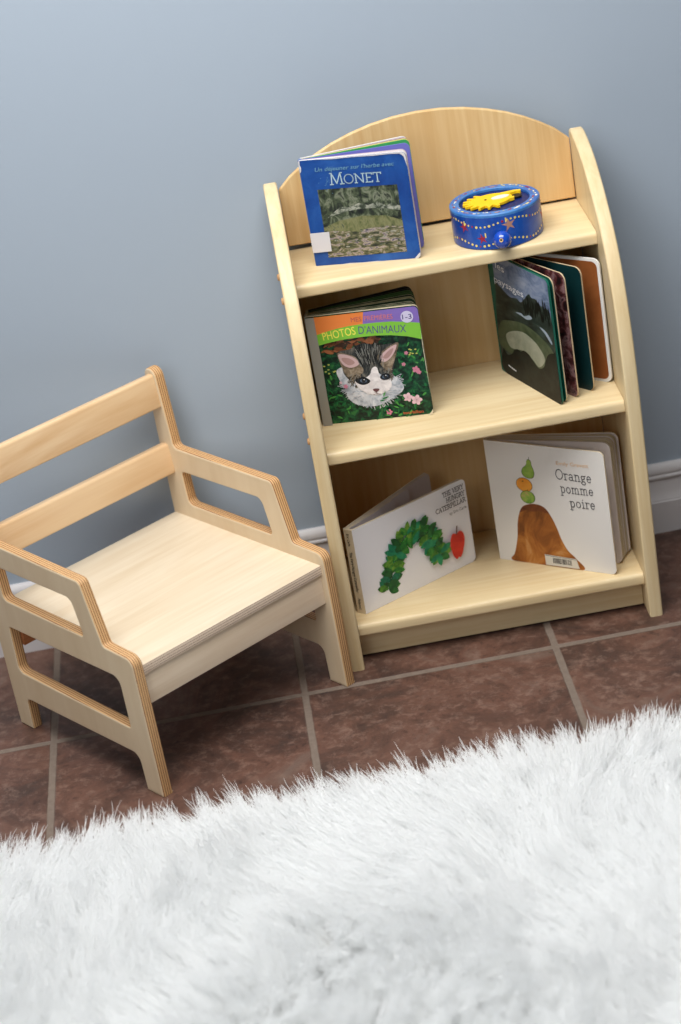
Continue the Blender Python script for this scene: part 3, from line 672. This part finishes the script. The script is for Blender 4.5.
c.ell(olv, 53, 119.3, 12.2, 10.6, -8); c.ell(orng, 53, 119.3, 11.6, 10.0, -8); c.ell(olv, 51.5, 124.5, 1.8, .7, n=8)
c.ell(olv, 56, 101.3, 11.0, 9.8); c.ell(app, 56, 101.3, 10.4, 9.2); c.line(olv, (56, 109), (57.5, 113), .8)
gi = mat('grey_ink', srgb(62, 62, 70), .5)
c.serif(gi, 'Orange', (101.5, 134.0), (154.2, 133.6), 14.2, .078); c.serif(gi, 'pomme', (106.0, 114.6), (154.8, 115.0), 13.4, .078); c.serif(gi, 'poire', (117.3, 94.6), (155.4, 95.2), 13.4, .078)
c.text(mat('peach_letters', srgb(228, 190, 150), .5), 'Emily Gravett', (105, 154.8), (151.5, 155.2), 5.4)
fc = c.build(bk)
yy = c.y()-.0002
mb = MB(); mb.prism([(.0706, .0014), (.1208, .0018), (.1172, .0160), (.0704, .0172)], lambda u, v, d: (u, d, v), yy-.0002, yy, 0)
rn = random.Random(5); x = .0822
while x < .1095:
    w_ = rn.choice([.0006, .0010, .0014]); mb.face([(x, yy-.00026, .0054), (x+w_, yy-.00026, .0054), (x+w_, yy-.00026, .0136), (x, yy-.00026, .0136)], 1); x += w_+rn.choice([.0005, .0008])
mb.face([(.071, yy-.00026, .0158), (.1168, yy-.00026, .0146), (.1168, yy-.00026, .0152), (.071, yy-.00026, .0164)], 1)
tag(mb.build('barcode_label', [mat('label_paper', srgb(206, 200, 188), .6), ink], fc, recalc=False), 'white paper label with a black barcode')
spine(bk, -.0012, .0150, .1793, offw)
pgrey = mat('grey_white_page', srgb(206, 196, 192), .5); pbeige = mat('beige_page', srgb(186, 170, 142), .5)
for k, (dg, f) in enumerate([(9.0, pgrey), (9.7, pbeige), (11.4, pbeige), (12.2, pbeige), (13.2, pgrey), (13.9, pbeige), (14.5, pbeige)]):
    leaf('leaf', bk, .1715, .1790, .0014, .010, (0, .0030+.0016*k), dg, f, pbeige if k % 2 else pgrey)
leaf('back_cover', bk, .1735, .1793, .0024, .010, (0, .0135), 15.4, pgrey, M['cream_card'], offw, x0=.0005)

# ------------------------------------------------------------------ round blue box on the top shelf
c_, d_ = math.cos(SR), math.sin(SR)
bx_, by_ = .2845, -.1000
bo = empty('round_box', (SX+c_*bx_-d_*by_, d_*bx_+c_*by_, Z3+.0002), SR)
tag(bo, 'round dark blue painted box with a yellow cut-out figure on top, on the top shelf', 'box')
RB, HB = .0575, .0462
bl = mottled('deep_blue_lacquer', [(.35, srgb(14, 56, 140)), (.6, srgb(24, 80, 170))], 20, .28, coat=.3)
lbl = mottled('light_blue_rim', [(.35, srgb(38, 92, 168)), (.6, srgb(70, 128, 190))], 30, .35)
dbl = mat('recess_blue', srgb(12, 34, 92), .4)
dotm = [mat('paint_yellow', srgb(228, 206, 110), .4), mat('paint_red', srgb(150, 40, 62), .4), mat('paint_copper', srgb(176, 130, 110), .4), mat('paint_white', srgb(226, 220, 206), .4)]
def lathe(mb, prof, n=64, mi=0):
    for k in range(n):
        a0, a1 = 2*math.pi*k/n, 2*math.pi*(k+1)/n
        for (r0, z0), (r1, z1) in zip(prof, prof[1:]):
            pts = [(r0*math.cos(a0), r0*math.sin(a0), z0), (r0*math.cos(a1), r0*math.sin(a1), z0), (r1*math.cos(a1), r1*math.sin(a1), z1), (r1*math.cos(a0), r1*math.sin(a0), z1)]
            if r0 < 1e-7: pts = [pts[0], pts[2], pts[3]]
            elif r1 < 1e-7: pts = pts[:3]
            mb.face(pts, mi)
def weld(o):
    bm = bmesh.new(); bm.from_mesh(o.data); bmesh.ops.remove_doubles(bm, verts=bm.verts, dist=1e-6); bmesh.ops.recalc_face_normals(bm, faces=bm.faces); bm.to_mesh(o.data); bm.free()
    o.data.polygons.foreach_set('use_smooth', [True]*len(o.data.polygons)); o.data.set_sharp_from_angle(angle=R(40))
mb = MB()
lathe(mb, [(0, 0), (RB-.001, 0), (RB, .001), (RB, HB-.0042), (RB-.0004, HB-.0038), (0, HB-.0038)])
body = mb.build('body', [bl]+dotm+[dbl], bo); weld(body)
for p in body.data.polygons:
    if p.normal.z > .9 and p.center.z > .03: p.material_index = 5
# painted decoration on the side, part of the body
mb = MB()
def sidedot(phi, z, r, mi, n=10, pts=None):
    P = pts or [(r*math.cos(2*math.pi*k/n), r*math.sin(2*math.pi*k/n)) for k in range(n)]
    mb.face([((RB+.0002)*math.sin(phi+u/RB), -(RB+.0002)*math.cos(phi+u/RB), z+v) for u, v in P], mi)
def star(phi, z, r, mi, rot=0):
    for k in range(5):
        a = R(90+72*k+rot); sidedot(phi, z, 0, mi, pts=[(r*math.cos(a), r*math.sin(a)), (r*.28*math.cos(a+1.57), r*.28*math.sin(a+1.57)), (0, 0), (r*.28*math.cos(a-1.57), r*.28*math.sin(a-1.57))])
for k in range(-22, 23):
    phi = k*.098; zt = .0335+.0035*math.sin(phi*4.2+.6); zb = .0085+.0035*math.sin(phi*5+1.2)
    sidedot(phi, zt, .0013 if k % 3 else .0017, 1 if k % 7 else 2)
    sidedot(phi+.04, zb, .0016 if k % 3 else .0012, 1 if k % 6 else 2)
star(.14, .0300, .0095, 3, 10); star(-.92, .0290, .0080, 2, 20); star(1.30, .0230, .0100, 2); star(-.48, .0150, .0075, 2, 12)
for ph, z in [(.08, .0365), (-.90, .034), (-.40, .0195)]: sidedot(ph, z, 0, 1, pts=[(-.0008, -.003), (.0008, -.003), (.0008, .003), (-.0008, .003)])
# merge the decoration into the body's own mesh
bm = bmesh.new(); bm.from_mesh(body.data); off = len(bm.verts)
vs = [bm.verts.new(v) for v in mb.v]
for f, mi in zip(mb.f, mb.m):
    fa = bm.faces.new([vs[i] for i in f]); fa.material_index = mi; fa.normal_update()
    ctr = fa.calc_center_median()
    if fa.normal.x*ctr.x+fa.normal.y*ctr.y < 0: fa.normal_flip()
bm.to_mesh(body.data); bm.free()
mb = MB(); RI = .0450
lathe(mb, [(RI, HB-.0037), (RI, HB-.0008), (RI+.0008, HB), (RB-.0012, HB), (RB, HB-.0012), (RB, HB-.0041), (RI, HB-.0037)])
rn = random.Random(9)
ring = mb.build('lid_ring', [lbl]+dotm, bo); weld(ring)
bm = bmesh.new(); bm.from_mesh(ring.data)
for k in range(60):
    a = 2*math.pi*k/60+rn.uniform(-.03, .03); r = rn.uniform(RI+.004, RB-.004); s_ = rn.uniform(.0008, .0017); mi = rn.choice([1, 2, 2, 3, 4])
    el = rn.uniform(1, 2.4)
    f = bm.faces.new([bm.verts.new((r*math.cos(a)+s_*el*math.cos(t)*-math.sin(a)-s_*math.sin(t)*math.cos(a), r*math.sin(a)+s_*el*math.cos(t)*math.cos(a)-s_*math.sin(t)*math.sin(a), HB+.0002)) for t in [2*math.pi*q/8 for q in range(8)]])
    f.normal_update(); f.material_index = mi
    if f.normal.z < 0: f.normal_flip()
bm.to_mesh(ring.data); bm.free()
# yellow cut-out: an oval with rays on one side, a raised arm on the other
pts = []
for k in range(72):
    a = 2*math.pi*k/72; ru, rv = .0245, .0185
    ray = 1.0
    if 95 < math.degrees(a) < 290: ray = 1.34 if (k // 2) % 2 else 1.0
    pts.append((-.002+ru*math.cos(a)*ray, rv*math.sin(a)*ray))
me = slab([pts], .0040, .0006, 1); mb = MB(); rz = R(9)
def yf(cc):
    cc = Vector((cc.x*1.12, cc.y*1.15, cc.z))
    return (cc.x*math.cos(rz)-cc.y*math.sin(rz)-.002, cc.x*math.sin(rz)+cc.y*math.cos(rz), HB-.0010+cc.z)
mb.add(me, yf, 0)
def plate(outl, z0, z1, mi):
    mb.prism(outl, lambda u, v, d: yf(Vector((u, v, d))), z0, z1, mi)
arm = roundpoly([(.014, .004, .001), (.030, .006, .002), (.0355, .004, .002), (.0365, .009, .002), (.029, .012, .002), (.012, .0125, .001)], 4)
plate(arm, -.0015, .0026, 0)
plate(roundpoly([(.006, -.014, .002), (.022, -.012, .002), (.024, -.0065, .002), (.008, -.008, .001)], 4), -.0015, .0024, 0)
plate([(.009+.0105*math.cos(t), -.0005+.0055*math.sin(t)) for t in [2*math.pi*k/24 for k in range(24)]], .0015, .0027, 1)
plate([(-.008+.0014*math.cos(t), .001+.0014*math.sin(t)) for t in [2*math.pi*k/10 for k in range(10)]], .0018, .0026, 2)
plate([(.028+.006*math.cos(t), -.001+.006*math.sin(t)) for t in [2*math.pi*k/18 for k in range(18)]], -.0016, -.0002, 2)
tag(mb.build('figure', [mat('yellow_enamel', srgb(242, 196, 30), .35), dotm[3], mat('dark_eye', srgb(20, 22, 26), .4)], bo), 'yellow cut-out with rays and a white patch')
# crank ball at the front
mb = MB(); ph = R(-3); rb = .0114; cx, cy, cz = (RB+.0085)*math.sin(ph), -(RB+.0085)*math.cos(ph), .0150
N1, N2 = 20, 12
for i in range(N2):
    t0, t1 = math.pi*i/N2, math.pi*(i+1)/N2
    for k in range(N1):
        a0, a1 = 2*math.pi*k/N1, 2*math.pi*(k+1)/N1
        P = lambda t, a: (cx+rb*math.sin(t)*math.cos(a), cy+rb*math.sin(t)*math.sin(a), cz+rb*math.cos(t))
        f = [P(t0, a0), P(t1, a0), P(t1, a1), P(t0, a1)]
        if i == 0: f = [f[0], f[1], f[2]]
        if i == N2-1: f = [f[0], f[1], f[3]]
        mb.face(f)
kn = mb.build('crank_knob', [mat('blue_gloss_knob', srgb(20, 70, 176), .12, .5, .6)], bo); weld(kn)
mb = MB(); dv = Vector((-.25, -.92, .28)).normalized(); e1 = dv.cross(Vector((0, 0, 1))).normalized(); e2 = e1.cross(dv); cc0 = Vector((cx, cy, cz))+dv*(rb-.0002)
n = 14; o1 = [cc0+dv*.0006+(e1*math.cos(2*math.pi*k/n)+e2*math.sin(2*math.pi*k/n))*.0024 for k in range(n)]; o2 = [cc0+dv*.0002+(e1*math.cos(2*math.pi*k/n)+e2*math.sin(2*math.pi*k/n))*.0013 for k in range(n)]; o0 = [cc0-dv*.0006+(e1*math.cos(2*math.pi*k/n)+e2*math.sin(2*math.pi*k/n))*.0026 for k in range(n)]
for k in range(n):
    j = (k+1) % n; mb.face([o0[k], o0[j], o1[j], o1[k]], 0); mb.face([o1[k], o1[j], o2[j], o2[k]], 0)
mb.face(o2, 1)
tag(mb.build('pin', [mat('brass_pin', srgb(206, 168, 110), .3), mat('pin_hole', srgb(30, 26, 26), .5)], kn), 'brass pin end in the knob')

# ------------------------------------------------------------------ shaggy rug
rug = empty('shag_rug', (0, -.56, 0), 0)
tag(rug, 'thick white shaggy fur rug lying on the brown tiles', 'rug')
def edge_y(x): return -.572+.022*(x+.2)
RX0, RX1, RY0 = -1.05, 1.05, -1.55
mb = MB(); N = 40
xs = [RX0+(RX1-RX0)*k/N for k in range(N+1)]
outl2 = [(x, edge_y(x)-.006+.004*math.sin(x*19)+.56) for x in xs]
outl2 = [(RX0, RY0+.56), (RX1, RY0+.56)] + outl2[::-1]
mb.prism(outl2, lambda u, v, d: (u, v, d), .0003, .010)
mb.build('backing', [mat('rug_backing', srgb(214, 212, 208), .9)], rug)

def fur():
    rg = np.random.default_rng(11)
    cell = .0125
    nx = int((RX1-RX0)/cell); ny = int((edge_y(RX1)-RY0)/cell)+2
    gx, gy = np.meshgrid(np.arange(nx), np.arange(ny), indexing='ij')
    cx = RX0+(gx+rg.uniform(0, 1, gx.shape))*cell; cy = RY0+(gy+rg.uniform(0, 1, gx.shape))*cell
    cx = cx.ravel(); cy = cy.ravel(); ey = -.572+.022*(cx+.2)
    keep = cy < ey; cx = cx[keep]; cy = cy[keep]; ey = ey[keep]
    def field(x, y, s):
        a = 0
        for k, (fx, fy, ph) in enumerate([(4.1, 3.3, .4), (-7.7, 6.1, 2.0), (11.3, 9.7, 4.4), (-17, 21, 1.1), (29, -23, 3.0)]):
            a = a+np.sin(fx*x+fy*y+ph+s)/(1+.55*k)
        return a
    lx = .52*field(cx, cy, 0); ly = .40*field(cx, cy, 2.3)+.30
    near = np.exp(-(ey-cy)/.035)
    lx = lx*(1-.75*near); ly = ly*(1-near)+near*1.15
    lx += rg.normal(0, .15, lx.shape); ly += rg.normal(0, .15, lx.shape)
    L = rg.uniform(.055, .085, lx.shape)*(1-.12*near)
    nc = len(cx); S = 34; NP = 10
    t = np.linspace(0, 1, NP)
    # clump centre line
    nrm = np.sqrt(lx**2+ly**2+.9**2)
    dx, dy, dz = lx/nrm, ly/nrm, .9/nrm
    bend = rg.uniform(.25, .55, nc)
    hz = np.outer(dz*L, t)-np.outer(bend*L*.62, t**2.2)
    hx = np.outer(dx*L, t**1.15)*1.15; hy = np.outer(dy*L, t**1.15)*1.15
    idx = np.repeat(np.arange(nc), S)
    spread = .0095
    ox = rg.normal(0, spread*.8, nc*S); oy = rg.normal(0, spread*.8, nc*S)
    rx = cx[idx]+ox; ry = np.minimum(cy[idx]+oy, -.5725+.022*(rx+.2))
    ox = rx-cx[idx]; oy = ry-cy[idx]
    ln = rg.uniform(.62, 1.0, nc*S)
    nr = near[idx]; k = rg.uniform(.30, .80, nc*S)*(1-nr)+rg.uniform(.6, .97, nc*S)*nr
    tt = t[None, :]
    jx = rg.normal(0, .006, nc*S)[:, None]; jy = rg.normal(0, .006, nc*S)[:, None]; jz = rg.normal(0, .005, nc*S)[:, None]
    wv = rg.uniform(0, 6.28, nc*S)[:, None]; amp = .0016
    pull = 1-k[:, None]*tt**.8
    px = cx[idx][:, None]+ox[:, None]*pull+hx[idx]*ln[:, None]+jx*tt**1.6+amp*np.sin(tt*7+wv)*tt
    py = cy[idx][:, None]+oy[:, None]*pull+hy[idx]*ln[:, None]+jy*tt**1.6+amp*np.cos(tt*6+wv*1.7)*tt
    pz = .008+np.maximum(hz[idx]*ln[:, None]+jz*tt, -.002+.010*(1-tt)*0+.001*tt)
    P = np.stack([px, py+.56, np.maximum(pz, .0035)], -1).astype(np.float32)
    n = nc*S
    cv = bpy.data.hair_curves.new('pile')
    cv.add_curves([NP]*n)
    cv.attributes['position'].data.foreach_set('vector', P.reshape(-1))
    rad = np.tile(np.interp(t, [0, .5, .85, 1], [.00050, .00048, .00032, .00010]), n).astype(np.float32)
    at = cv.attributes.get('radius') or cv.attributes.new('radius', 'FLOAT', 'POINT')
    at.data.foreach_set('value', rad)
    m = bpy.data.materials.new('white_fur'); m.use_nodes = True
    nt = m.node_tree; nt.nodes.clear()
    out = nt.nodes.new('ShaderNodeOutputMaterial'); d = nt.nodes.new('ShaderNodeBsdfDiffuse'); tr = nt.nodes.new('ShaderNodeBsdfTranslucent'); mx = nt.nodes.new('ShaderNodeMixShader')
    d.inputs[0].default_value = (.950, .955, .952, 1); tr.inputs[0].default_value = (.945, .95, .95, 1); mx.inputs[0].default_value = .45
    nt.links.new(d.outputs[0], mx.inputs[1]); nt.links.new(tr.outputs[0], mx.inputs[2]); nt.links.new(mx.outputs[0], out.inputs[0])
    cv.materials.append(m)
    o = bpy.data.objects.new('pile', cv); link(o, rug); o['kind'] = 'stuff'
    print('strands', n)
fur()

# ------------------------------------------------------------------ light
w = bpy.data.worlds.new('world'); sc.world = w; w.use_nodes = True
w.node_tree.nodes['Background'].inputs[0].default_value = (.76, .87, 1.0, 1); w.node_tree.nodes['Background'].inputs[1].default_value = .08
def area(name, loc, target, size, sy, power, col):
    ld = bpy.data.lights.new(name, 'AREA'); ld.shape = 'RECTANGLE'; ld.size = size; ld.size_y = sy; ld.energy = power; ld.color = col
    o = bpy.data.objects.new(name, ld); COL.objects.link(o); o.location = loc
    o.rotation_euler = (Vector(target)-Vector(loc)).to_track_quat('-Z', 'Y').to_euler()
    return o
area('ceiling_light', (-.10, -.85, 2.05), (.06, -.42, .2), 1.5, 1.0, 49, (1.0, .985, .965))
area('window_light', (-1.30, -2.60, 1.75), (-.05, -.40, .2), 1.5, 1.5, 19, (.97, .985, 1.0))
sc.cycles.max_bounces = 16; sc.cycles.diffuse_bounces = 10; sc.cycles.transmission_bounces = 14
sc.view_settings.view_transform = 'Standard'; sc.view_settings.look = 'None'; sc.view_settings.gamma = 1; sc.view_settings.exposure = .06
sc.view_settings.use_curve_mapping = False

# ------------------------------------------------------------------ camera
r = Vector((.98256387, -.09694828, -.15864826)); u = Vector((.18508417, .42894958, .88416408)); f = Vector((.01766608, .89811096, -.43941395))
cd = bpy.data.cameras.new('camera'); co = bpy.data.objects.new('camera', cd); COL.objects.link(co)
mw = Matrix(((r.x, u.x, -f.x, -.00037833), (r.y, u.y, -f.y, -2.71759737), (r.z, u.z, -f.z, 1.44804868), (0, 0, 0, 1)))
co.matrix_world = mw
cd.sensor_fit = 'HORIZONTAL'; cd.sensor_width = 15.7; cd.lens = 2171.34792*15.7/681
cd.clip_start = .05; cd.clip_end = 50
cd.dof.use_dof = True; cd.dof.focus_distance = 2.76; cd.dof.aperture_fstop = 2.0
sc.camera = co
